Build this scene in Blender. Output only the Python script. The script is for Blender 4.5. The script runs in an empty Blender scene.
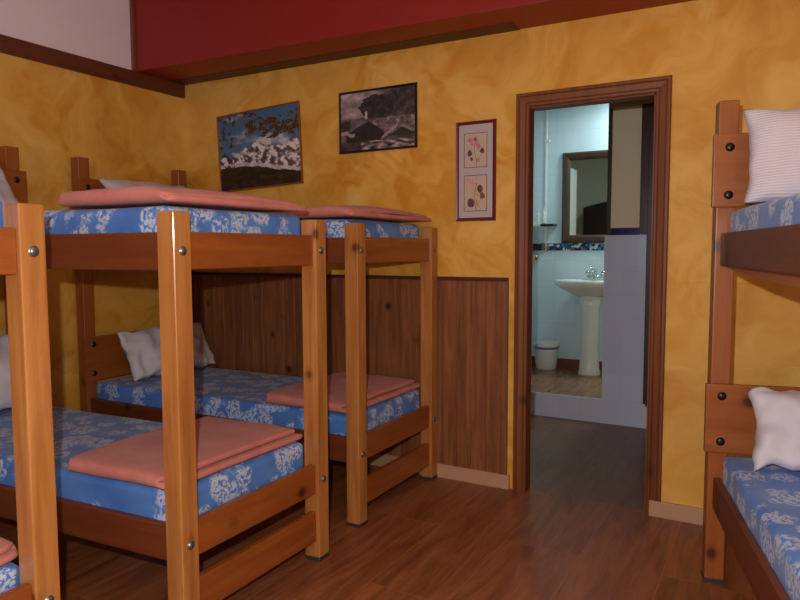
import bpy, bmesh, math, random
from mathutils import Vector, Matrix, noise
random.seed(7)
sc = bpy.context.scene
COL = sc.collection
PI = math.pi

# ------------------------------------------------------------------ helpers
def srgb(r, g, b):
    f = lambda c: (c/255/12.92) if c/255 <= .04045 else ((c/255+.055)/1.055)**2.4
    return (f(r), f(g), f(b), 1)

def link(name, me, m=None, parent=None, smooth=False):
    o = bpy.data.objects.new(name, me); COL.objects.link(o)
    if m is not None: me.materials.append(m)
    if parent is not None: o.parent = parent
    if smooth:
        for p in me.polygons: p.use_smooth = True
    return o

def obj(name, bm, m=None, parent=None, smooth=False):
    me = bpy.data.meshes.new(name)
    bmesh.ops.recalc_face_normals(bm, faces=bm.faces)
    bm.to_mesh(me); bm.free()
    return link(name, me, m, parent, smooth)

def empty(name, loc, rz=0):
    o = bpy.data.objects.new(name, None); COL.objects.link(o)
    o.location = loc; o.rotation_euler = (0, 0, rz); o.empty_display_size = .1
    return o

def tag(o, label, cat, group=None):
    o['label'] = label; o['category'] = cat
    if group: o['group'] = group
    return o

def struct(o): o['kind'] = 'structure'; return o

def bx(bm, x0, x1, y0, y1, z0, z1, bev=0, seg=2):
    t = bmesh.new()
    bmesh.ops.create_cube(t, size=1)
    for v in t.verts:
        v.co = Vector((x0+(v.co.x+.5)*(x1-x0), y0+(v.co.y+.5)*(y1-y0), z0+(v.co.z+.5)*(z1-z0)))
    if bev:
        bmesh.ops.bevel(t, geom=list(t.edges), offset=bev, segments=seg, affect='EDGES', profile=.6)
    join(bm, t)
    return bm

def join(bm, t, M=None):
    me = bpy.data.meshes.new('tmp'); t.to_mesh(me); t.free()
    if M is not None: me.transform(M)
    bm.from_mesh(me); bpy.data.meshes.remove(me)

def box(name, x0, x1, y0, y1, z0, z1, m, parent=None, bev=0, seg=2):
    return obj(name, bx(bmesh.new(), x0, x1, y0, y1, z0, z1, bev, seg), m, parent)

def lathe(bm, prof, n=32, M=None, sx=1, sy=1):
    t = bmesh.new(); rings = []
    for (r, z) in prof:
        rings.append([t.verts.new((sx*r*math.cos(2*PI*k/n), sy*r*math.sin(2*PI*k/n), z)) for k in range(n)])
    for a, b in zip(rings, rings[1:]):
        for k in range(n):
            t.faces.new((a[k], a[(k+1) % n], b[(k+1) % n], b[k]))
    t.faces.new(rings[0]); t.faces.new(rings[-1])
    join(bm, t, M); return bm

def tube(bm, pts, r, n=10):
    pts = [Vector(p) for p in pts]; t = bmesh.new(); rings = []
    for i, p in enumerate(pts):
        d = (pts[min(i+1, len(pts)-1)]-pts[max(i-1, 0)]).normalized()
        u = d.orthogonal().normalized() if i == 0 else (u-d*u.dot(d)).normalized()
        w = d.cross(u); rr = r[i] if isinstance(r, (list, tuple)) else r
        rings.append([t.verts.new(p+rr*(u*math.cos(2*PI*k/n)+w*math.sin(2*PI*k/n))) for k in range(n)])
    for a, b in zip(rings, rings[1:]):
        for k in range(n): t.faces.new((a[k], a[(k+1) % n], b[(k+1) % n], b[k]))
    t.faces.new(rings[0]); t.faces.new(rings[-1])
    join(bm, t); return bm

# ------------------------------------------------------------------ materials
class N:
    def __init__(s, name, rough=.5, spec=.5):
        s.m = bpy.data.materials.new(name); s.m.use_nodes = True
        s.t = s.m.node_tree; s.b = s.t.nodes['Principled BSDF']
        s.b.inputs['Roughness'].default_value = rough
        s.b.inputs['Specular IOR Level'].default_value = spec
    def n(s, typ, **kw):
        nd = s.t.nodes.new(typ)
        for k, v in kw.items():
            if hasattr(nd, k): setattr(nd, k, v)
            else: nd.inputs[k].default_value = v
        return nd
    def l(s, a, b): s.t.links.new(a, b)
    def coord(s, scale=(1, 1, 1), rand=False, gen='Object'):
        tc = s.n('ShaderNodeTexCoord'); mp = s.n('ShaderNodeMapping'); mp.inputs['Scale'].default_value = scale
        src = tc.outputs[gen]
        if rand:
            oi = s.n('ShaderNodeObjectInfo'); mu = s.n('ShaderNodeMath', operation='MULTIPLY'); mu.inputs[1].default_value = 37.
            s.l(oi.outputs['Random'], mu.inputs[0])
            ad = s.n('ShaderNodeVectorMath', operation='ADD'); s.l(src, ad.inputs[0]); s.l(mu.outputs[0], ad.inputs[1]); src = ad.outputs[0]
        s.l(src, mp.inputs['Vector']); return mp.outputs[0]
    def noise(s, vec, scale, detail=4, rough=.5, dist=0):
        nd = s.n('ShaderNodeTexNoise', Scale=scale, Detail=detail, Roughness=rough, Distortion=dist)
        s.l(vec, nd.inputs['Vector']); return nd
    def ramp(s, fac, stops):
        r = s.n('ShaderNodeValToRGB'); e = r.color_ramp.elements
        while len(e) < len(stops): e.new(.5)
        for i, (p, c) in enumerate(stops): e[i].position = p; e[i].color = c if len(c) == 4 else (*c, 1)
        s.l(fac, r.inputs['Fac']); return r.outputs['Color']
    def mix(s, fac, a, b, mode='MIX'):
        x = s.n('ShaderNodeMix', data_type='RGBA', blend_type=mode)
        for sock, v in ((x.inputs[0], fac), (x.inputs[6], a), (x.inputs[7], b)):
            if hasattr(v, 'is_output'): s.l(v, sock)
            else: sock.default_value = v
        return x.outputs[2]
    def base(s, c):
        if hasattr(c, 'is_output'): s.l(c, s.b.inputs['Base Color'])
        else: s.b.inputs['Base Color'].default_value = c
    def bump(s, h, strength=.2, dist=.01):
        b = s.n('ShaderNodeBump', Strength=strength, Distance=dist); s.l(h, b.inputs['Height']); s.l(b.outputs[0], s.b.inputs['Normal'])

def pine(name, axis, light, dark, knot, rough=.38, grain=1.0, coat=.14, ks=1.0, gt=.38):
    """varnished pine with its grain along one axis"""
    m = N(name, rough)
    st = {'x': (1.2, 16, 16), 'y': (16, 1.2, 16), 'z': (16, 16, 1.2)}[axis]
    kn = {'x': (4.2, 5, 5), 'y': (5, 4.2, 5), 'z': (5, 5, 4.2)}[axis]; kn = tuple(q*ks for q in kn)
    v = m.coord(st, True); n1 = m.noise(v, 1.4*grain, 6, .62, .6)
    c = m.ramp(n1.outputs['Fac'], [(.3, dark), (.5, [(a+b)/2 for a, b in zip(light, dark)][:3]), (.68, light)])
    v2 = m.coord(kn, True)
    vo = m.n('ShaderNodeTexVoronoi', Scale=1.0); m.l(v2, vo.inputs['Vector'])
    k = m.ramp(vo.outputs['Distance'], [(.0, (1, 1, 1)), (.08, (.8, .8, .8)), (.12, (.3, .3, .3)), (.19, (0, 0, 0))])
    wh = m.n('ShaderNodeSeparateColor'); m.l(vo.outputs['Color'], wh.inputs[0])
    gate = m.n('ShaderNodeMath', operation='GREATER_THAN'); m.l(wh.outputs[0], gate.inputs[0]); gate.inputs[1].default_value = gt
    mu = m.n('ShaderNodeMath', operation='MULTIPLY'); m.l(k, mu.inputs[0]); m.l(gate.outputs[0], mu.inputs[1])
    c = m.mix(mu.outputs[0], c, knot)
    m.base(c)
    m.b.inputs['Coat Weight'].default_value = coat; m.b.inputs['Coat Roughness'].default_value = .12
    m.bump(n1.outputs['Fac'], .06, .004)
    return m.m

PL, PD, PK = (.52, .24, .072), (.33, .118, .027), (.10, .022, .006, 1)
RL, RD, RK = (.185, .048, .013), (.13, .030, .008), (.045, .01, .004, 1)
M_post = pine('varnished pine upright', 'z', PL, PD, PK, .32, 1.0, .2, 1.15, .2)
M_hpost = pine('varnished pine head post', 'z', (.36, .115, .026), (.27, .075, .016), RK)
M_railx = pine('dark varnished rail lengthwise', 'x', RL, RD, RK, .5, 1, .03)
M_board = pine('dark varnished board crosswise', 'y', (.33, .100, .020), (.23, .058, .012), RK)
M_head = pine('varnished headboard', 'y', (.36, .11, .020), (.25, .066, .012), RK)
M_door = pine('mahogany door casing', 'z', (.22, .064, .013), (.14, .036, .008), (.06, .015, .006, 1), .5, 1, .05)
M_trimy = pine('dark wall batten', 'y', (.15, .04, .018), (.10, .025, .012), (.05, .01, .005, 1), .5, 1, 0)
M_trimx = pine('dark wood strip', 'x', (.09, .022, .012), (.06, .016, .009), (.05, .01, .005, 1), .5, 1, 0)
M_trimz = pine('brown upright strip', 'z', (.22, .10, .05), (.15, .06, .03), (.05, .01, .005, 1), .5, 1, 0)
M_dark = pine('nearly black brown wood', 'z', (.05, .022, .012), (.03, .013, .008), (.01, .005, .005, 1), .4, 1, .2)
M_wain = pine('knotty wainscot boards', 'z', (.33, .122, .038), (.13, .045, .015), (.012, .005, .003, 1), .6, 1.3, .0, 1.15, .12)

def plain(name, c, rough=.5, metal=0, spec=.5):
    m = N(name, rough, spec); m.base(c); m.b.inputs['Metallic'].default_value = metal
    v = m.coord((1, 1, 1)); nn = m.noise(v, 60, 3); m.bump(nn.outputs['Fac'], .05, .002)
    return m.m

def ochre():
    m = N('sponged ochre wall paint', .62, .35)
    v = m.coord((1, 1, 1))
    w = m.noise(v, 1.3, 3, .5, 0)
    off = m.n('ShaderNodeVectorMath', operation='MULTIPLY_ADD'); m.l(w.outputs['Color'], off.inputs[0])
    off.inputs[1].default_value = (1.5, 1.5, 1.5); m.l(v, off.inputs[2])
    n1 = m.noise(off.outputs[0], 2.1, 4, .5, .8)
    n2 = m.noise(off.outputs[0], 4.2, 3, .55, 1.0)
    n3 = m.noise(v, .9, 2, .5, 0)
    c1 = m.ramp(n1.outputs['Fac'], [(.34, (.59, .235, .008)), (.48, (.71, .35, .032)), (.64, (.84, .53, .14))])
    c2 = m.ramp(n2.outputs['Fac'], [(.38, (.60, .24, .012)), (.62, (.84, .53, .13))])
    c = m.mix(.38, c1, c2)
    c = m.mix(m.ramp(n3.outputs['Fac'], [(.35, (0, 0, 0)), (.65, (.4, .4, .4))]), c, (.80, .52, .15, 1))
    m.base(c); f = m.noise(v, 120, 2); m.bump(f.outputs['Fac'], .12, .003)
    return m.m
M_ochre = ochre()
M_white = plain('white plaster', (.84, .77, .92, 1), .8)
M_red = plain('deep red paint', (.27, .012, .008, 1), .45)
M_ceil = plain('cream ceiling paint', (.6, .55, .5, 1), .8)
M_tan = plain('grey beige plaster', (.86, .76, .58, 1), .8)
M_steel = plain('dull steel', (.25, .27, .30, 1), .35, .9)
M_black = plain('black metal', (.012, .012, .014, 1), .3, .2)
M_rub = plain('grey rubber', (.03, .033, .04, 1), .6)
M_chrome = plain('chrome', (.55, .6, .6, 1), .08, 1)
M_brass = plain('brass', (.55, .33, .10, 1), .25, 1)
M_ceramic = plain('white ceramic', (.72, .76, .76, 1), .15)
M_plastic = plain('white plastic', (.75, .78, .80, 1), .4)
M_blueband = plain('blue plastic', (.05, .13, .45, 1), .4)
M_beige = plain('beige skirting tile', (.52, .32, .20, 1), .4)
M_terra = plain('terracotta skirting', (.16, .05, .028, 1), .4)
M_navy = plain('navy glazed tile', (.02, .02, .16, 1), .2)
M_burg = plain('burgundy lacquer', (.14, .012, .025, 1), .35)
M_ply = plain('orange plywood', (.42, .14, .03, 1), .5)
M_gold = plain('ochre painted beam', (.34, .21, .08, 1), .7)
M_plast_tr = plain('pale translucent plastic', (.6, .7, .66, 1), .3)

def tiles(name, c, grout, sx, sy, rough=.12, off=(0, 0, 0), mort=.012, axis='xz', offset=0.0):
    m = N(name, rough)
    tc = m.n('ShaderNodeTexCoord'); sep = m.n('ShaderNodeSeparateXYZ'); m.l(tc.outputs['Object'], sep.inputs[0])
    cb = m.n('ShaderNodeCombineXYZ'); ax = {'x': 0, 'y': 1, 'z': 2}
    m.l(sep.outputs[ax[axis[0]]], cb.inputs[0]); m.l(sep.outputs[ax[axis[1]]], cb.inputs[1])
    ad = m.n('ShaderNodeVectorMath', operation='ADD'); m.l(cb.outputs[0], ad.inputs[0]); ad.inputs[1].default_value = off
    b = m.n('ShaderNodeTexBrick'); m.l(ad.outputs[0], b.inputs['Vector'])
    b.offset = offset; b.squash = 1
    b.inputs['Scale'].default_value = 1; b.inputs['Brick Width'].default_value = sx; b.inputs['Row Height'].default_value = sy
    b.inputs['Mortar Size'].default_value = mort*min(sx, sy)/2; b.inputs['Mortar Smooth'].default_value = .2
    b.inputs['Color1'].default_value = c; b.inputs['Color2'].default_value = tuple(k*.94 for k in c[:3])+(1,); b.inputs['Mortar'].default_value = grout
    m.base(b.outputs['Color'])
    inv = m.n('ShaderNodeMath', operation='SUBTRACT'); inv.inputs[0].default_value = 1; m.l(b.outputs['Fac'], inv.inputs[1])
    m.bump(inv.outputs[0], .08, .002)
    return m.m
M_bath = tiles('glazed white wall tile', (.62, .77, .87, 1), (.50, .57, .60, 1), .2, .2, .1)
M_bathy = tiles('glazed white side tile', (.62, .77, .87, 1), (.50, .57, .60, 1), .2, .2, .1, axis='yz')
M_dado = tiles('glazed lavender white tile', (.66, .74, 1.0, 1), (.54, .60, .80, 1), .15, .2, .12, off=(.03, .02, 0))

def border():
    m = N('patterned border tile', .15)
    v = m.coord((1, 1, 1))
    vo = m.n('ShaderNodeTexVoronoi', Scale=38.0); m.l(v, vo.inputs['Vector'])
    sp = m.n('ShaderNodeSeparateColor'); m.l(vo.outputs['Color'], sp.inputs[0])
    c = m.ramp(sp.outputs[0], [(.0, (.02, .03, .07)), (.3, (.03, .08, .22)), (.5, (.08, .22, .5)), (.62, (.5, .6, .6)), (.88, (.2, .16, .06))])
    for n in m.t.nodes:
        if n.type == 'VALTORGB': n.color_ramp.interpolation = 'CONSTANT'
    m.base(c); return m.m
M_border = border()

def floor_mat(name, c1, c2, c3, w, l, rough=.35, spec=.5):
    m = N(name, rough, spec)
    tc = m.n('ShaderNodeTexCoord'); sep = m.n('ShaderNodeSeparateXYZ'); m.l(tc.outputs['Object'], sep.inputs[0])
    cb = m.n('ShaderNodeCombineXYZ'); m.l(sep.outputs[1], cb.inputs[0]); m.l(sep.outputs[0], cb.inputs[1])
    b = m.n('ShaderNodeTexBrick'); m.l(cb.outputs[0], b.inputs['Vector']); b.offset = .5
    b.inputs['Scale'].default_value = 1; b.inputs['Brick Width'].default_value = l; b.inputs['Row Height'].default_value = w
    b.inputs['Mortar Size'].default_value = .0022; b.inputs['Mortar Smooth'].default_value = .3
    b.inputs['Color1'].default_value = (.25, .25, .25, 1); b.inputs['Color2'].default_value = (.75, .75, .75, 1); b.inputs['Mortar'].default_value = (.5, .5, .5, 1)
    v = m.coord((9, 1.1, 1)); ad = m.n('ShaderNodeVectorMath', operation='MULTIPLY_ADD')
    m.l(b.outputs['Color'], ad.inputs[0]); ad.inputs[1].default_value = (9, 9, 9); m.l(v, ad.inputs[2])
    n1 = m.noise(ad.outputs[0], 1.6, 7, .66, 1.2)
    c = m.ramp(n1.outputs['Fac'], [(.28, c1), (.5, c2), (.72, c3)])
    tint = m.mix(b.outputs['Color'], (.92, .92, .92, 1), (1.06, 1.05, 1.03, 1))
    c = m.mix(1.0, c, tint, 'MULTIPLY')
    c = m.mix(b.outputs['Fac'], c, tuple(k*.95 for k in c3[:3])+(1,))
    m.base(c); m.bump(n1.outputs['Fac'], .08, .003)
    return m.m
M_floor = floor_mat('brown wood plank flooring', (.13, .040, .014), (.26, .086, .032), (.38, .142, .056), .33, 1.25)
M_cfloor = floor_mat('brown corridor tile', (.11, .050, .022), (.19, .088, .040), (.26, .125, .06), .4, .4)
M_bfloor = floor_mat('tan bathroom floor tile', (.17, .075, .026), (.26, .12, .045), (.34, .17, .07), .33, .33, .25)

def damask(name='blue damask mattress cover'):
    m = N(name, .42, .4)
    v = m.coord((1, 1, 1), True)
    d = m.noise(v, 14, 3, .6)
    of = m.n('ShaderNodeVectorMath', operation='MULTIPLY_ADD'); m.l(d.outputs['Color'], of.inputs[0]); of.inputs[1].default_value = (.07, .07, .07); m.l(v, of.inputs[2])
    vo = m.n('ShaderNodeTexVoronoi', Scale=10.0); m.l(of.outputs[0], vo.inputs['Vector'])
    big = m.ramp(vo.outputs['Distance'], [(.44, (1, 1, 1)), (.56, (0, 0, 0))])
    vp = m.n('ShaderNodeTexVoronoi', Scale=75.0); m.l(of.outputs[0], vp.inputs['Vector'])
    pet = m.ramp(vp.outputs['Distance'], [(.50, (1, 1, 1)), (.66, (.0, .0, .0))])
    f = m.mix(1.0, big, pet, 'MULTIPLY')
    g = m.noise(v, 5, 2)
    blue = m.ramp(g.outputs['Fac'], [(.3, (.055, .18, .58)), (.7, (.10, .28, .75))])
    c = m.mix(f, blue, (.50, .60, .84, 1))
    m.base(c); fz = m.noise(v, 9, 3); m.bump(fz.outputs['Fac'], .25, .02)
    m.b.inputs['Sheen Weight'].default_value = .15
    return m.m
M_blue = damask()

def fabric(name, c, c2, scale=260, b=.35, sheen=.3, wr=0):
    m = N(name, .9, .2)
    v = m.coord((1, 1, 1), True)
    n1 = m.noise(v, scale, 3, .7); n2 = m.noise(v, 9, 3)
    m.base(m.mix(m.ramp(n2.outputs['Fac'], [(.35, (0, 0, 0)), (.65, (1, 1, 1))]), c, c2))
    m.bump(n1.outputs['Fac'], b, .004); m.b.inputs['Sheen Weight'].default_value = sheen
    return m.m
M_blank = fabric('salmon fleece', (.62, .235, .205, 1), (.54, .19, .165, 1), 160, .6, .12)
M_case = fabric('white cotton pillowcase', (.70, .70, .78, 1), (.62, .62, .72, 1), 320, .15, .1)
def case_stripe():
    m = N('ribbed lilac white pillowcase', .9, .2)
    v = m.coord((1, 1, 1)); w = m.n('ShaderNodeTexWave', Scale=32.0, Distortion=.6); w.bands_direction = 'Z'; m.l(v, w.inputs['Vector'])
    m.base(m.mix(w.outputs['Fac'], (.60, .57, .68, 1), (.72, .69, .78, 1))); m.bump(w.outputs['Fac'], .3, .004); return m.m
M_case2 = case_stripe()

# ------------------------------------------------------------------ soft goods
def soft_bm(x0, x1, y0, y1, z0, z1, r, n=22, k=1.6, fn=None):
    bm = bmesh.new(); bmesh.ops.create_cube(bm, size=2)
    bmesh.ops.subdivide_edges(bm, edges=list(bm.edges), cuts=n, use_grid_fill=True)
    c = Vector(((x0+x1)/2, (y0+y1)/2, (z0+z1)/2)); h = Vector(((x1-x0)/2, (y1-y0)/2, (z1-z0)/2))
    for v in bm.verts:
        p = Vector([math.copysign(1-(1-min(abs(a), 1))**k, a)*b for a, b in zip(v.co, h)])
        q = Vector([max(-b+r, min(b-r, a)) for a, b in zip(p, h)])
        d = p-q
        if d.length > 1e-9: p = q+d.normalized()*min(d.length, r) if d.length > r else p
        v.co = c+p
        if fn: v.co = fn(v.co)
    return bm

def mattress(parent_mat, L, W, z0, z1, label, group, sag=.0, seed=0):
    def fn(p):
        q = p.copy(); nz = noise.noise(Vector((p.x*2.2+seed, p.y*2.5, 3)))
        q.z += .006*nz*(1 if p.z > (z0+z1)/2 else 0)
        q.y += .004*noise.noise(Vector((p.x*5+seed, p.z*9, 1)))
        q.x += .004*noise.noise(Vector((p.y*6+seed, p.z*9, 1)))
        return q
    o = obj('mattress', soft_bm(.077, L-.079, .048, W-.048, z0, z1, .028, 26, 1.7, fn), M_blue, None, True)
    o.data.transform(shear(parent_mat[1])); o.matrix_world = parent_mat[0]
    tag(o, label, 'mattress', group); return o

def blanket(Mw, x0, x1, y0, y1, z, t, label, droop=0, lift=0, fold='y0', inner=.03, seed=0, bulge=.0, group='folded salmon blankets'):
    """a blanket folded in half: two thick layers joined by a round fold on one side"""
    nx, ns = 34, 30
    bm = bmesh.new(); rows = []
    gap = t*.30; r = (t+gap)/2
    W = y1-y0
    for i in range(nx+1):
        u = i/nx; x = x0+(x1-x0)*u; row = []
        for j in range(ns+1):
            s = j/ns
            if s < .42:
                a = s/.42; yy = W*(1-a)+r*a; zz = t/2
            elif s < .58:
                a = (s-.42)/.16*PI; yy = r-math.sin(a)*r; zz = t/2+r-math.cos(a)*r
            else:
                a = (s-.58)/.42; yy = r*(1-a)+(W-inner)*a; zz = t/2+2*r
            y = y0+yy if fold == 'y0' else y1-yy
            rc = .035; dd = max(0, 1-max(0, yy)/rc); x = x0+(x1-x0)*u - (u-.5)*2*rc*(1-math.sqrt(max(0, 1-dd*dd)))*.9
            nz = noise.noise(Vector((x*3.1+seed, y*3.3, 7)))*.007+noise.noise(Vector((x*9+seed, y*8, 2)))*.0025
            top = (zz-t/2)/(2*r)
            bow = bulge*math.sin(PI*min(1, max(0, (y-y0)/W)))*top
            dr = droop*max(0, (x-(x1-.14))/.14)**2
            e = .010*noise.noise(Vector((y*5, seed+zz*40, 1)))*(1 if i in (0, nx) else .6)
            xx = x+(u-.5)*2*e - (inner*.5 if zz > t else 0)*(u-.5)*2
            row.append(bm.verts.new((xx, y+.006*noise.noise(Vector((x*5, seed, zz*30))), z+zz+.35*abs(nz)*(1-top)+nz*top+bow-dr*max(0, top))))
        rows.append(row)
    for a, b in zip(rows, rows[1:]):
        for j in range(ns): bm.faces.new((a[j], a[j+1], b[j+1], b[j]))
    o = obj('blanket', bm, M_blank, None, True)
    s = o.modifiers.new('thick', 'SOLIDIFY'); s.thickness = t*.96; s.offset = 0
    b = o.modifiers.new('round', 'SUBSURF'); b.levels = 1; b.render_levels = 2
    o.data.transform(shear(Mw[1])); o.matrix_world = Mw[0]
    tag(o, label, 'blanket', group); return o

def pillow(Mw, w, h, th, label, mat, seed=0, crump=1.0, group='pillows on the bunks'):
    """w across, h tall, th thick; local origin at the middle of the lower edge, standing along +z"""
    n = 34; bm = bmesh.new(); top = []; bot = []
    for sgn, store in ((1, top), (-1, bot)):
        for i in range(n+1):
            row = []
            for j in range(n+1):
                u = -1+2*i/n; v = -1+2*j/n
                uu = math.sin(u*PI/2)*.35+u*.65; vv = math.sin(v*PI/2)*.35+v*.65
                pin = 1-.055*(1-vv*vv)*abs(uu)**3; piv = 1-.07*(1-uu*uu)*abs(vv)**3
                x = uu*w/2*pin; z = vv*h/2*piv
                f = max(0, (1-uu**4)*(1-vv**4)); d = th/2*f**.55
                wr = crump*noise.noise(Vector((x*9+seed, z*9, sgn*3)))*.022+crump*noise.noise(Vector((x*22+seed, z*18, sgn*5)))*.008
                d = max(0, d+wr*min(1, f*4)*1.0)
                x += crump*(.012*noise.noise(Vector((z*6, seed+2, 0)))+.010*noise.noise(Vector((z*17, x*3+seed, 4)))*abs(uu)); z += crump*(.014*noise.noise(Vector((x*6, seed+9, 0)))+.010*noise.noise(Vector((x*15, z*3+seed, 6)))*abs(vv))
                row.append(bm.verts.new((sgn*d, x, z+h/2)))
            store.append(row)
    for g in (top, bot):
        for a, b in zip(g, g[1:]):
            for j in range(n): bm.faces.new((a[j], a[j+1], b[j+1], b[j]))
    bmesh.ops.remove_doubles(bm, verts=bm.verts, dist=1e-5)
    o = obj('pillow', bm, mat, None, True); o.matrix_world = Mw
    tag(o, label, 'pillow', group); return o

# ------------------------------------------------------------------ bunk beds
S = .071
def dome(bm, M, r=.013, h=.007):
    prof = [(r*1.15, 0), (r*1.15, .002)]+[(r*math.cos(a), .002+h*math.sin(a)) for a in (0, .4, .8, 1.2)]+[(.0005, .002+h)]
    return lathe(bm, prof, 20, M)

def shear(t):
    M = Matrix.Identity(4); M[0][1] = t; return M

def bunk(loc, ang, L, W, label, skew=0, low=0, zf=1.425, zh=1.85):
    root = empty('bunk_bed', loc, ang)
    tag(root, label, 'bunk bed', 'pine bunk beds')
    RX = Matrix.Rotation(PI/2, 4, 'Y')
    for (x0, y0, zt, mt, foot) in ((L-S, 0, zf, M_post, 1), (L-S, W-S, zf, M_post, 1), (0, 0, zh, M_hpost, 0), (0, W-S, zh, M_hpost, 0)):
        p = box('post', x0, x0+S, y0, y0+S, .012, zt, mt, root, .006, 3)
        box('foot_pad', x0-.001, x0+S+.001, y0-.001, y0+S+.001, 0, .018, M_rub, p, .003)
        if foot:
            for z in (1.30, .345):
                dome_b = dome(bmesh.new(), Matrix.Translation((x0+S-.001, y0+S/2, z)) @ RX)
                obj('bolt', dome_b, M_steel, p, True)
    for y0 in (.020, W-.046):
        for z0, z1 in ((1.237, 1.36), (.272+low, .395+low)):
            box('side_rail', S, L-S, y0, y0+.026, z0, z1, M_railx, root, .006, 2)
    for z0, z1 in ((1.24, 1.362), (.283+low, .405+low), (.088, .214)):
        box('foot_board', L-.042, L-.014, S, W-S, z0, z1, M_board, root, .004, 2)
    for z0, z1 in ((1.455, 1.725), (.525, .79)):
        b = box('headboard', S, S+.026, -.018, W+.018, z0, z1, M_head, root, .005, 2)
        for yy in (S/2+.002, W-S/2):
            for dz in (.045, .22):
                obj('bolt', dome(bmesh.new(), Matrix.Translation((S+.025, yy, z0+dz)) @ RX, .014, .006), M_black, b, True)
    for zt, sg in ((1.318, .030), (.355+low, .02)):                     # sagging plywood bases on ledger boards
        bm = bmesh.new(); n = 16; rows = []
        for i in range(n+1):
            u = i/n; x = S+.003+(L-2*S-.006)*u; row = []
            for j in range(9):
                v = j/8; y = .048+(W-.096)*v
                sag = sg*math.sin(PI*u)*.12+.0*v
                row.append((x, y, zt-sag))
            rows.append(row)
        top = [[bm.verts.new(p) for p in r] for r in rows]; bt = [[bm.verts.new((p[0], p[1], p[2]-.012)) for p in r] for r in rows]
        for i in range(n):
            for j in range(8):
                bm.faces.new((top[i][j], top[i+1][j], top[i+1][j+1], top[i][j+1])); bm.faces.new((bt[i][j], bt[i][j+1], bt[i+1][j+1], bt[i+1][j]))
            for j in (0, 8): bm.faces.new((top[i][j], top[i+1][j], bt[i+1][j], bt[i][j]))
        for i in (0, n):
            for j in range(8): bm.faces.new((top[i][j], top[i][j+1], bt[i][j+1], bt[i][j]))
        obj('bed_base', bm, M_ply, root)
    if label.startswith('bunk by the door'):
        # bowed stiffener board under the upper base, showing below the side rail
        bm = bmesh.new(); n = 24; pr = None
        for i in range(n+1):
            u = i/n; x = S+.002+(L-2*S-.004)*u; zb = 1.232-.028*math.sin(PI*min(1, u*1.15+.02))
            c = [bm.verts.new(q) for q in ((x, .050, 1.30), (x, .064, 1.30), (x, .064, zb), (x, .050, zb))]
            if pr:
                for k in range(4): bm.faces.new((pr[k], pr[(k+1) % 4], c[(k+1) % 4], c[k]))
            else: bm.faces.new(c)
            pr = c
        bm.faces.new(pr); obj('stiffener', bm, M_ply, root)
    for ch in root.children_recursive:                              # the old frames lean slightly out of square
        ch.data.transform(shear(skew))
    bpy.context.view_layer.update()
    return root.matrix_world.copy(), skew

def foot_anchor(fx, fy, ang, L):
    return (fx-L*math.cos(ang), fy-L*math.sin(ang), 0)
LA = 1.97; WA = .796; aA = math.radians(4.1)
LB = 1.97; WB = .815; aB = math.radians(1.7)
A = bunk(foot_anchor(2.037, -1.932, aA, LA), aA, LA, WA, 'middle bunk bed, between the front bunk and the one on the panelled wall', aA, .008)
B = bunk(foot_anchor(1.998, -.840, aB, LB), aB, LB, WB, 'farthest bunk bed, in the corner against the knotty wood panelling', aB, .024)
LC = 1.95; WC = .79; aC = math.radians(2.0)
C = bunk(foot_anchor(1.962, -2.2985-WC, aC, LC), aC, LC, WC, 'nearest bunk bed at the left edge, only its corner post showing', aC)
th = math.radians(14.04)
Xp = Vector((math.cos(th), math.sin(th), 0)); Yp_ = Vector((-math.sin(th), math.cos(th), 0))
oR = Vector((3.4523, -.6024, 0))+Yp_*S
R = bunk(oR, th-PI/2, 1.97, .80, 'bunk by the door, its head post and headboards standing right of the doorway', 0, .028)

gM = 'blue flowered mattresses'
mattress(A, LA, WA, 1.328, 1.446, 'blue flowered mattress on the upper berth of the middle bunk', gM, seed=1)
mattress(A, LA, WA, .374, .500, 'blue flowered mattress on the lower berth of the middle bunk', gM, seed=2)
mattress(B, LB, WB, 1.328, 1.446, 'blue flowered mattress on the upper berth against the panelled wall', gM, seed=3)
mattress(B, LB, WB, .390, .515, 'blue flowered mattress on the lower berth against the panelled wall', gM, seed=4)
mattress(C, LC, WC, .365, .442, 'blue flowered mattress corner low at the bottom left, behind the nearest post', gM, seed=5)
mattress(C, LC, WC, 1.328, 1.446, 'blue flowered mattress on the upper berth of the nearest bunk', gM, seed=8)
mattress(R, 1.97, .80, 1.328, 1.446, 'blue flowered mattress on the upper berth right of the door', gM, seed=6)
mattress((R[0], R[1]), 1.97, .80, .392, .517, 'blue flowered mattress on the lower berth right of the door', gM, seed=7)

blanket(A, LA-.60, LA-.045, .045, WA-.05, 1.456, .0245, 'folded salmon blanket on the upper berth of the middle bunk, its two layers showing', droop=.028, seed=1, bulge=.010)
blanket(B, LB-.60, LB-.025, .02, WB-.0, 1.456, .0225, 'folded salmon blanket on the upper berth below the black and white picture', droop=.02, seed=4, bulge=.012)
blanket(A, LA-.59, LA-.085, .03, WA-.045, .510, .024, 'folded salmon blanket on the lower berth of the middle bunk', droop=.008, seed=7, bulge=.006)
blanket(B, LB-.60, LB-.075, .03, WB-.05, .525, .024, 'folded salmon blanket on the lower berth of the bunk by the panelled wall', droop=.006, seed=9, bulge=.006)
blanket(C, LC-.60, LC-.085, .05, WC-.05, .451, .022, 'salmon blanket end low at the bottom left, beside the nearest post', droop=.01, seed=12, fold='y1')

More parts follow.
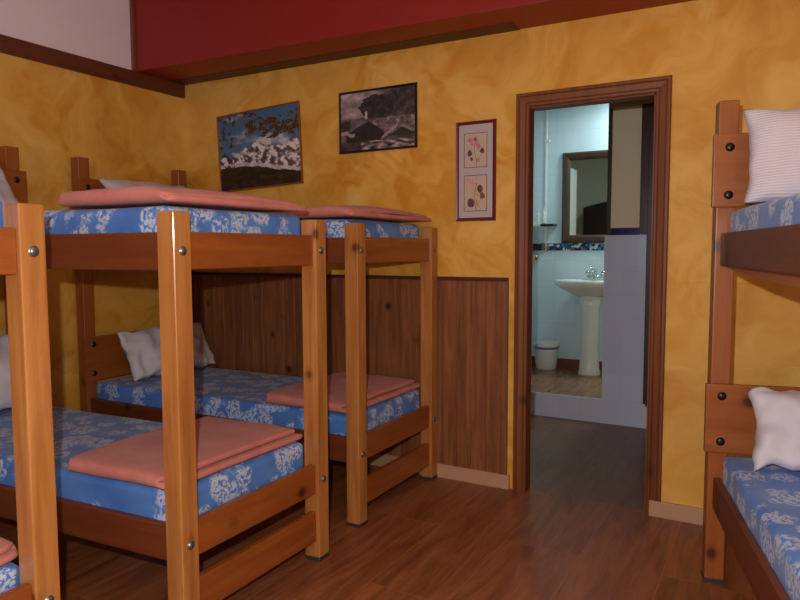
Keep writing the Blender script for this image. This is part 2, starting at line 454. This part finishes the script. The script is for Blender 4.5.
def pil(Mb, x, y, z, lean, w, h, t, label, mat, rz=0, seed=0, roll=0, crump=1.0):
    M = Mb[0] @ Matrix.Translation((x, y, z)) @ Matrix.Rotation(rz, 4, 'Z') @ Matrix.Rotation(-lean, 4, 'Y') @ Matrix.Rotation(roll, 4, 'X')
    return pillow(M, w, h, t, label, mat, seed, crump)
pil(B, .36, .44, .535, math.radians(27), .68, .315, .13, 'white pillow leaning on the lower headboard of the bunk by the panelled wall', M_case, 0, 2, 0, 1.8)
pil(B, .45, .42, 1.475, math.radians(50), .72, .38, .12, 'lilac white pillow behind the blanket on the upper berth in the corner', M_case2, .0, 5, 0, .5)
pil(A, .39, .30, 1.462, math.radians(36), .70, .38, .12, 'lilac white pillow cut by the left edge, high on the middle bunk', M_case2, 0, 8)
pil(A, .385, .40, .525, math.radians(27), .70, .40, .13, 'bluish white pillow low at the left edge, behind the nearest post', M_case, 0, 11)
pil(R, .245, .440, 1.458, math.radians(13), .76, .345, .13, 'ribbed white pillow upright on the upper berth right of the door', M_case2, 0, 14, 0, .5)
pil(R, .315, .462, .545, math.radians(30), .71, .295, .14, 'crumpled white pillow on the lower berth right of the door', M_case, .0, 17, 0, 2.0)

# ------------------------------------------------------------------ room shell
XR, YB, ZC = 5.2, -5.2, 2.95
DX0, DX1, DH = 2.515, 3.139, 2.04
struct(box('floor', 0, XR, YB, .04, -.06, 0, M_floor))
struct(box('floor_corridor', .8, 3.45, .04, 1.646, -.06, 0, M_cfloor))
struct(box('ceiling', 0, XR, YB, .08, ZC, ZC+.06, M_ceil))
bm = bmesh.new(); bx(bm, 0, DX0, 0, .08, 0, ZC); bx(bm, DX1, XR, 0, .08, 0, ZC); bx(bm, DX0, DX1, 0, .08, DH, ZC)
struct(obj('wall_back', bm, M_ochre))
struct(box('wall_left', -.08, 0, YB, .08, 0, 2.40, M_ochre))
struct(box('wall_left_upper', -.08, .0, YB, .08, 2.40, ZC, M_white))
struct(box('wall_right', XR, XR+.08, YB, .08, 0, ZC, M_ochre))
bm = bmesh.new(); bx(bm, 0, 1.2, YB-.08, YB, 0, ZC); bx(bm, 3.4, XR, YB-.08, YB, 0, ZC); bx(bm, 1.2, 3.4, YB-.08, YB, 0, .95); bx(bm, 1.2, 3.4, YB-.08, YB, 2.3, ZC)
struct(obj('wall_front', bm, M_ochre))
struct(box('trim_1', 0, .022, YB, -.0, 2.362, 2.455, M_trimy, None, .003))
bm = bmesh.new(); bx(bm, .0, XR, -.40, 0, 2.45, ZC, .004)
for v in bm.verts:
    if v.co.z < 2.6: v.co.z += .003-.0075*v.co.x
    if v.co.y < -.2: v.co.y += -.008+.033*v.co.x
struct(obj('beam', bm, M_red))
bm = bx(bmesh.new(), .0, 2.46, -.13, 0, 2.448, 2.456)
for v in bm.verts: v.co.z += .003-.0075*v.co.x
struct(obj('trim_2', bm, M_trimx))
struct(box('trim_3', .0, .022, -.425, -.405, 2.455, ZC, M_trimz))
# wainscot : boards with grooves, one panelled surface
bm = bmesh.new(); x = .0; random.seed(3)
while x < 2.40:
    w = .088; x1 = min(2.402, x+w)
    bx(bm, x+.0003, x1-.0003, -.014, 0, .07, 1.132, .0016, 1); x = x1
struct(obj('wainscot', bm, M_wain))
struct(box('trim_4', 0, 2.412, -.022, 0, 1.132, 1.152, M_trimx, None, .003))
struct(box('trim_5', 2.400, 2.412, -.020, 0, .07, 1.132, M_trimz))
struct(box('baseboard_left', 0, 2.428, -.024, 0, 0, .078, M_beige, None, .002))
struct(box('baseboard_right', 3.151, XR, -.024, 0, 0, .078, M_beige, None, .002))
bm = bmesh.new(); bx(bm, DX1+.05, XR, -.006, 0, .07, 1.147, .002, 1)
struct(obj('wall_back_lower', bm, M_ochre))
# door casing, moulded profile with mitred corners
prof = [(-.004, 0), (-.004, .012), (.0, .015), (.010, .016), (.013, .013), (.017, .017), (.042, .021), (.046, .018), (.050, .023), (.061, .023), (.065, .019), (.065, 0)]
bm = bmesh.new(); lines = []
for (w, d) in prof:
    lines.append([bm.verts.new(p) for p in ((DX0-w, -d, 0), (DX0-w, -d, DH+w), (DX1+w, -d, DH+w), (DX1+w, -d, 0))])
for a, b in zip(lines, lines[1:]):
    for k in range(3): bm.faces.new((a[k], a[k+1], b[k+1], b[k]))
bx(bm, DX0-.004, DX0+.002, 0, .070, 0, DH); bx(bm, DX1-.012, DX1+.004, 0, .082, 0, DH); bx(bm, DX0, DX1, 0, .082, DH-.012, DH+.004)
bx(bm, DX0-.004, DX0-.001, .070, .083, 0, DH)
struct(obj('door_1', bm, M_door))

# ------------------------------------------------------------------ corridor and bathroom
YP = 1.646; YW = 2.87; ZB = .18
struct(box('wall_corridor_left', .72, .8, .08, YW+.08, 0, 2.7, M_tan))
struct(box('wall_corridor_right', 3.45, 3.53, .08, YW+.08, 0, 2.7, M_tan))
struct(box('ceiling_corridor', .72, 3.53, .08, YW+.08, 2.7, 2.76, M_ceil))
struct(box('wall_bathroom_back', .8, 3.45, YW, YW+.08, 0, 2.7, M_bath))
struct(box('wall_bathroom_left', 1.46, 1.52, YP+.12, YW, ZB, 2.7, M_bathy))
struct(box('floor_bathroom', .8, 3.45, YP+.015, YW, 0, ZB, M_bfloor))
struct(box('trim_6', .8, 2.850, YP, YP+.015, 0, ZB+.001, M_dado, None, .001))
struct(box('wall_partition_dado', 2.537, 2.832, YP-.001, YP+.12, ZB+.001, 1.405, M_dado, None, .003))
struct(box('wall_partition', 2.572, 3.45, YP+.035, YP+.12, ZB, 2.7, M_tan))
struct(box('trim_7', 2.572, 2.779, YP+.026, YP+.036, 1.405, 1.458, M_navy, None, .002))
struct(box('trim_8', 2.545, 2.573, YP+.02, YP+.12, 1.405, 2.7, M_dark, None, .002))
struct(box('trim_9', 2.56, 3.45, YP-.03, YP+.12, 2.325, 2.40, M_gold, None, .002))
bm = bmesh.new(); bx(bm, 2.812, 3.45, YP+.012, YP+.036, .16, 2.325, .003)
bx(bm, 2.780, 2.88, YP-.0, YP+.034, 1.41, 2.325, .003)
bx(bm, 2.834, 2.88, YP-.010, YP+.016, .18, 2.325, .003)
for z0, z1 in ((.35, 1.1), (1.25, 2.15)): bx(bm, 2.93, 3.38, YP+.004, YP+.014, z0, z1, .008)
struct(obj('door_2', bm, M_dark))
struct(box('trim_10', 1.52, 3.45, YW-.006, YW, ZB, ZB+.085, M_terra, None, .002))
struct(box('trim_11', 1.52, 3.45, YW-.006, YW, 1.292, 1.362, M_border, None, .001))
struct(box('wall_partition_right_base', 2.85, 3.45, YP, YP+.015, 0, .16, M_tan))
struct(box('wall_back_corridor_side', .8, DX0-.06, .08, .088, 0, 2.7, M_tan))
# slim white conduit with a clip
bm = bmesh.new(); bx(bm, 1.699, 1.715, YW-.014, YW, 1.37, 2.69, .002); bx(bm, 1.690, 1.738, YW-.02, YW, 2.31, 2.335, .003)
tag(obj('cable_conduit', bm, M_plastic), 'slim white conduit running up the bathroom wall left of the mirror', 'conduit')

# mirror
mr = empty('wall_mirror', (2.150, YW, 1.78)); tag(mr, 'dark wood framed mirror above the bathroom basin', 'mirror')
def frame_bm(w, h, bw, d, prof=((0, .5), (.25, 1), (.7, .8), (1, .35))):
    bm = bmesh.new(); L_ = []
    for (u, k) in ((0, 0),)+tuple(prof)+((1, 0),):
        a = w/2-bw*u; b = h/2-bw*u
        L_.append([bm.verts.new(p) for p in ((-a, -d*k, -b), (a, -d*k, -b), (a, -d*k, b), (-a, -d*k, b))])
    for p, q in zip(L_, L_[1:]):
        for k in range(4): bm.faces.new((p[k], p[(k+1) % 4], q[(k+1) % 4], q[k]))
    return bm
obj('gilt_liner', frame_bm(.430, .704, .012, .012), plain('gilt liner', (.22, .13, .05, 1), .4, .4), mr)
mm = N('silvered glass', .02); mm.base((.80, .84, .80, 1)); mm.b.inputs['Metallic'].default_value = 1
M_mframe = pine('dark mirror moulding', 'z', (.05, .024, .012), (.03, .013, .008), (.01, .005, .005, 1), .5, 1, .05)
obj('frame', frame_bm(.566, .838, .073, .035), M_mframe, mr)
box('glass', -.212, .212, -.010, -.002, -.349, .349, mm.m, mr)

# washbasin with pedestal
wb = empty('washbasin', (2.205, 2.615, ZB)); tag(wb, 'white ceramic pedestal washbasin standing against the tiled bathroom wall', 'washbasin')
t = bmesh.new()
n = 40
def ring(bm, a, b, z, yo=0, back=.24):
    r = []
    for k in range(n):
        an = 2*PI*k/n; x = a*math.cos(an); y = b*math.sin(an)
        if y > 0: y = min(y*1.25, back)
        r.append(bm.verts.new((x, y+yo, z)))
    return r
rs = [ring(t, *q) for q in ((.085, .085, .70, 0, .24), (.17, .12, .725, .0, .24), (.235, .16, .755, 0, .24), (.285, .20, .785, 0, .24), (.315, .225, .805, 0, .24), (.322, .232, .835, 0, .24), (.318, .229, .848, 0, .24), (.30, .212, .850, 0, .235), (.25, .165, .835, -.02, .13), (.20, .13, .78, -.02, .10), (.10, .07, .735, -.02, .06), (.03, .03, .73, -.02, .03))]
for a, b in zip(rs, rs[1:]):
    for k in range(n): t.faces.new((a[k], a[(k+1) % n], b[(k+1) % n], b[k]))
t.faces.new(rs[0]); t.faces.new(rs[-1])
obj('basin', t, M_ceramic, wb, True)
obj('pedestal', lathe(bmesh.new(), [(.098, 0), (.098, .02), (.088, .06), (.080, .25), (.078, .45), (.085, .62), (.10, .715)], 32, None, 1, 1), M_ceramic, wb, True)
fc = bmesh.new()
lathe(fc, [(.022, 0), (.022, .02), (.016, .03), (.014, .055), (.010, .06)], 16, Matrix.Translation((0, .17, .845)))
tube(fc, [(0, .17, .89), (0, .165, .925), (0, .13, .94), (0, .08, .925), (0, .06, .90)], [.013, .013, .012, .011, .010])
tube(fc, [(-.07, .17, .875), (.07, .17, .875)], .012)
fo = obj('faucet', fc, M_chrome, wb, True)
for sx in (-1, 1):
    hb = bmesh.new(); lathe(hb, [(.010, 0), (.010, .02), (.024, .026), (.026, .04), (.018, .052), (.004, .056)], 10, Matrix.Translation((sx*.07, .17, .872)))
    obj('faucet_handle', hb, M_chrome, fo, True)
bt = bmesh.new(); tube(bt, [(-.03, .19, .87), (-.035, .188, .93), (-.05, .185, .96)], [.006, .006, .009]); obj('drain_lever', bt, M_chrome, fo, True)

# waste bin
wbn = empty('waste_bin', (1.775, 2.72, ZB)); tag(wbn, 'small white plastic waste bin with a blue band on the bathroom floor', 'bin')
obj('bin_body', lathe(bmesh.new(), [(.088, 0), (.095, .01), (.112, .20), (.114, .215)], 32), M_plastic, wbn, True)
obj('blue_band', lathe(bmesh.new(), [(.114, .196), (.1165, .198), (.118, .212), (.114, .214)], 32), M_blueband, wbn, True)
obj('lid', lathe(bmesh.new(), [(.120, .213), (.124, .219), (.123, .250), (.112, .264), (.06, .272), (.001, .274)], 32), M_plastic, wbn, True)

# shelf with two tumblers
sh = empty('wall_shelf', (1.565, YW, 1.52)); tag(sh, 'small white wall shelf with a dark end beside the bathroom mirror', 'shelf')
box('shelf_board', -.04, .13, -.13, 0, 0, .026, M_plastic, sh, .004)
box('dark_bracket', .13, .255, -.13, 0, .0, .022, M_black, sh, .003)
for q, (dx, hh, lab) in enumerate(((.09, .13, 'pale plastic bottle on the white part of the bathroom shelf'), (.145, .15, 'pale plastic bottle on the shelf beside the dark bracket end'))):
    b = obj('bottle', lathe(bmesh.new(), [(.018, 0), (.019, .01), (.018, hh*.7), (.009, hh*.8), (.009, hh*.9), (.011, hh*.91), (.010, hh)], 18), M_plast_tr, None, True)
    b.location = (1.565+dx, YW-.07, 1.5465 if q == 0 else 1.5465); tag(b, lab, 'bottle', 'bottles on the bathroom shelf')
# dark soap dish against the border and the door of the bathroom with its brass knob
sd = bmesh.new(); bx(sd, 1.535, 1.712, YW-.10, YW-.0055, 1.295, 1.357, .006)
tag(obj('towel_box', sd, M_black), 'dark box fixed under the shelf on the bathroom wall', 'holder')
bd = empty('bathroom_door', (1.712, YP+.13, ZB), math.radians(90)); struct(bd); bd.name = 'door_3'
box('leaf', 0, .62, -.0, .035, .01, 1.98, M_plastic, bd, .003)
# dark cabinet in the corridor, seen in the mirror
cb = empty('cabinet', (1.86, .09, 0)); tag(cb, 'dark wooden cabinet with an arched top, seen reflected in the mirror', 'cabinet')
bm = bmesh.new(); n = 14
pts = [(-.42, .0), (-.42, 1.84)]+[(-.42+.84*i/n, 1.84+.07*math.sin(PI*i/n)) for i in range(1, n)]+[(.42, 1.84), (.42, .0)]
f0 = [bm.verts.new((x, 0, z)) for x, z in pts]; f1 = [bm.verts.new((x, .34, z)) for x, z in pts]
bm.faces.new(f0); bm.faces.new(f1)
for k in range(len(pts)): bm.faces.new((f0[k], f0[(k+1) % len(pts)], f1[(k+1) % len(pts)], f1[k]))
obj('body', bm, M_dark, cb)
for x0, x1, kx in ((-.40, -.005, -.04), (.005, .40, .04)):
    d = box('door', x0, x1, .34, .358, .06, 1.72, M_dark, cb, .004)
    obj('knob', lathe(bmesh.new(), [(.006, 0), (.006, .012), (.014, .02), (.010, .03), (.001, .032)], 14, Matrix.Translation((kx, .358, .95)) @ Matrix.Rotation(-PI/2, 4, 'X')), M_brass, d, True)
# brass knob reaching past the casing: lever on the bathroom door
lv = bmesh.new(); tube(lv, [(.55, .0, 1.050), (.55, -.04, 1.050), (.55, -.055, 1.052)], [.024, .010, .012]); tube(lv, [(.55, -.05, 1.052), (.55, -.085, 1.052), (.55, -.10, 1.052)], [.014, .026, .018])
obj('handle', lv, M_brass, bd, True)

# ------------------------------------------------------------------ pictures
def art(name, w, h, fn, nx, ny, parent, y):
    """the printed sheet: a flat mesh with one colour per vertex"""
    me = bpy.data.meshes.new(name)
    vs = [((i/nx-.5)*w, y, (j/ny-.5)*h) for j in range(ny+1) for i in range(nx+1)]
    fs = [(j*(nx+1)+i, j*(nx+1)+i+1, (j+1)*(nx+1)+i+1, (j+1)*(nx+1)+i) for j in range(ny) for i in range(nx)]
    me.from_pydata(vs, [], fs)
    ca = me.color_attributes.new('Print', 'FLOAT_COLOR', 'POINT')
    for j in range(ny+1):
        for i in range(nx+1):
            ca.data[j*(nx+1)+i].color = srgb(*fn(i/nx, j/ny))
    m = N(name+' print', .3); vc = m.n('ShaderNodeVertexColor'); vc.layer_name = 'Print'; m.base(vc.outputs['Color'])
    return link(name, me, m.m, parent)
def nz(x, y, s=0, o=3):
    return noise.fractal(Vector((x, y, s)), 1.0, 2.0, o)
def lerp(a, b, t): t = max(0, min(1, t)); return tuple(p+(q-p)*t for p, q in zip(a, b))
def alps(u, v):
    c = lerp((98, 142, 168), (62, 106, 148), v)
    cl = nz(u*4, v*6, 2)
    c = lerp(c, (205, 205, 215), (cl-.02)*3*max(0, 1-abs(v-.52)*4)+(max(0, .9-((u-.62)**2*60+(v-.6)**2*90))))
    c = lerp(c, (150, 150, 165), (nz(u*5, v*9, 8)-.12)*3*(1 if u < .35 and v > .6 else 0))
    ridge = .46+.16*abs(nz(u*5, 0, 5))+.10*math.exp(-((u-.5)/.16)**2)+.12*max(0, u-.8)+.10*max(0, u-.1)-.05
    if v < ridge:
        k = nz(u*16+v*6, v*13, 11, 4)
        c = lerp((72, 78, 104), (236, 228, 234), .5+k*2.6) if k > -.12 else lerp((45, 65, 105), (110, 80, 70), u)
    sn = .30-.24*max(0, (u-.35))+.02*nz(u*9, 1, 3)
    if v < sn: c = lerp((26, 22, 20), (58, 46, 36), .5+nz(u*14, v*20, 6))
    elif v < sn+.05: c = lerp(c, (215, 205, 212), .8)
    br = nz(u*13, v*15, 21, 3)
    lim = math.exp(-((v-(.80+.06*math.sin(u*6)))/.12)**2) if u > .33 else 0
    if lim > .22 and br+lim*.5 > .30: c = lerp((46, 32, 26), (112, 76, 52), .5+nz(u*40, v*40, 1)*1.5)
    if u < .22 and v > .25 and nz(u*22, v*18, 4) > .24: c = (60, 52, 62)
    if abs(v-(.62+.2*(u-.6))) < .006 and u > .6: c = (50, 35, 35)
    return c
def village(u, v):
    g = 95+60*nz(u*3, v*4, 1)
    if v > .55: g = 150-120*max(0, (u-.35)*1.6)+60*nz(u*6, v*7, 3)
    if ((u-.52)/.26)**2+((v-.72)/.20)**2 < 1+.3*nz(u*12, v*12, 2): g = 42+35*nz(u*15, v*15, 5)
    if u > .72 and v > .45: g = 58+50*nz(u*18, v*8, 4)
    if .25 < v < .53 and u > .45: g = 108+70*nz(u*16, v*16, 6)
    if v < .52 and .08 < u < .60 and v < .30+(u-.08)*.62 and v < .52-(u-.36)*.95*(1 if u > .36 else 0)+.0: g = 34+14*nz(u*14, v*18, 7)
    if abs(u-.355) < .013 and .52 < v < .66: g = 195
    if u < .14 and .35 < v < .52+.1*nz(u*20, 1, 2): g = 45+40*nz(u*20, v*20, 3)
    if abs(v-(.18+(u-.56)*.95)) < .022 and .56 < u < .78: g = 160
    if v < .34-(abs(u-.83))*.7 and u > .62 and v > .20: g = 44
    if v < .16 and u > .28: g = 110+140*nz(u*10, v*22, 9)
    if v < .16 and u <= .28: g = 60+20*nz(u*10, v*20, 9)
    if .27 < v+.05*nz(u*9, 0, 4) < .33 and u < .2: g = 160
    g = max(18, min(205, g)); return (g*1.02, g*.92, g*.96)
def flowers(k):
    rnd = random.Random(k); bl = []
    if k == 1:
        for _ in range(9): bl.append((.42+rnd.uniform(-.2, .32), .74+rnd.uniform(-.16, .10), rnd.uniform(.05, .10), (190, 120, 140)))
        bl += [(.24, .42, .11, (92, 52, 48)), (.78, .47, .10, (92, 52, 48)), (.33, .24, .06, (80, 45, 42)), (.62, .22, .07, (175, 130, 100)), (.46, .80, .05, (110, 50, 60))]
    else:
        for _ in range(7): bl.append((.36+rnd.uniform(-.2, .18), .84+rnd.uniform(-.12, .07), rnd.uniform(.05, .09), (205, 150, 165)))
        bl += [(.30, .24, .15, (88, 56, 44)), (.70, .62, .12, (84, 52, 44)), (.80, .42, .10, (100, 62, 50)), (.55, .46, .08, (200, 160, 110)), (.58, .22, .10, (190, 150, 105)), (.42, .50, .06, (200, 165, 120)), (.80, .22, .07, (205, 170, 130))]
    def fn(u, v):
        if min(u, 1-u) < .025 or min(v, 1-v) < .018: return (90, 80, 84)
        c = (196, 180, 168)
        if abs(u-(.5+.05*math.sin(v*7+k))) < .014 and v < .8: c = (140, 100, 80)
        for (x, y, r, col) in bl:
            d = math.hypot(u-x, (v-y)*1.15)+.03*nz(u*9, v*9, k)
            if d < r: c = lerp(col, (225, 190, 180), .35*nz(u*30, v*30, k)+.1)
        return c
    return fn
p1 = empty('mountain_poster', (.687, -.003, 1.963)); p1.rotation_euler = (0, math.radians(-2.5), 0)
tag(p1, 'colour poster of snowy mountains under autumn branches, in a thin orange wood frame', 'picture')
obj('frame', frame_bm(.70, .512, .012, .016), plain('orange wood frame', (.30, .09, .02, 1), .4), p1)
art('print', .685, .497, alps, 170, 124, p1, -.008)
box('backing', -.34, .34, -.006, .001, -.246, .246, M_dark, p1)
p2 = empty('village_photograph', (1.595, -.003, 2.061)); tag(p2, 'black and white photograph of a stone cottage in a black frame', 'picture')
obj('frame', frame_bm(.53, .362, .014, .018), M_black, p2)
art('print', .512, .344, village, 150, 100, p2, -.008)
box('backing', -.25, .25, -.006, .001, -.168, .168, M_dark, p2)
p3 = empty('botanical_print', (2.22, -.003, 1.725)); tag(p3, 'tall burgundy framed pair of flower prints beside the door', 'picture')
obj('frame', frame_bm(.232, .535, .019, .020), M_burg, p3)
box('mat_board', -.100, .100, -.008, .001, -.252, .252, plain('grey white card', (.50, .45, .50, 1), .7), p3)
art('upper_print', .135, .185, flowers(1), 60, 84, p3, -.0092).location = (0, 0, .112)
art('lower_print', .135, .195, flowers(2), 60, 88, p3, -.0092).location = (0, 0, -.118)

# ------------------------------------------------------------------ camera (photograph's own viewpoint)
def cam_basis(pitch, roll, yaw):
    pi, ro, ya = map(math.radians, (pitch, roll, yaw))
    fw = Vector((-math.sin(ya)*math.cos(pi), math.cos(ya)*math.cos(pi), -math.sin(pi)))
    rt = Vector((math.cos(ya), math.sin(ya), 0)); up = rt.cross(fw)
    return rt*math.cos(ro)+up*math.sin(ro), -rt*math.sin(ro)+up*math.cos(ro), fw
rt, up, fw = cam_basis(4.2589, -.1865, 29.6987)
cp = Vector((3.6724, -3.3866, 1.2996))
cam = bpy.data.cameras.new('camera'); co = bpy.data.objects.new('camera', cam); COL.objects.link(co)
cam.sensor_width = 36; cam.lens = 667.53*36/800; cam.clip_start = .05
co.matrix_world = Matrix(((rt.x, up.x, -fw.x, cp.x), (rt.y, up.y, -fw.y, cp.y), (rt.z, up.z, -fw.z, cp.z), (0, 0, 0, 1)))
sc.camera = co

# ------------------------------------------------------------------ light
def light(name, typ, loc, energy, col, **kw):
    l = bpy.data.lights.new(name, typ); l.energy = energy; l.color = col
    for k, v in kw.items(): setattr(l, k, v)
    o = bpy.data.objects.new(name, l); COL.objects.link(o); o.location = loc; return o
light('flash', 'POINT', cp-rt*.07+up*.12, 124, (1, .93, .87), shadow_soft_size=.012)      # the camera's own flash
w = light('window_daylight', 'AREA', (2.3, YB+.02, 1.62), 12.5, (.70, .80, 1.0), shape='RECTANGLE', size=2.1, size_y=1.3); w.rotation_euler = (PI/2, 0, 0)
b = light('bathroom_lamp', 'AREA', (2.62, 2.50, 2.66), 15, (.80, 1.0, .97), shape='DISK', size=.3)
wd = bpy.data.worlds.new('World'); sc.world = wd; wd.use_nodes = True
wd.node_tree.nodes['Background'].inputs[0].default_value = (.5, .65, 1, 1); wd.node_tree.nodes['Background'].inputs[1].default_value = .3
# bathroom ceiling lamp
cl = empty('ceiling_lamp', (2.62, 2.50, 2.665)); tag(cl, 'round ceiling lamp in the bathroom', 'lamp')
em = N('lit opal glass'); em.base((.9, .95, 1, 1)); em.b.inputs['Emission Color'].default_value = (.75, .93, 1, 1); em.b.inputs['Emission Strength'].default_value = 1.0
obj('shade', lathe(bmesh.new(), [(.15, .0), (.15, .012), (.14, .034)], 32), em.m, cl, True)

sc.view_settings.view_transform = 'Standard'; sc.view_settings.look = 'None'; sc.view_settings.exposure = 0; sc.view_settings.gamma = 1
sc.cycles.use_denoising = True
sc.cycles.max_bounces = 8; sc.cycles.sample_clamp_indirect = 4
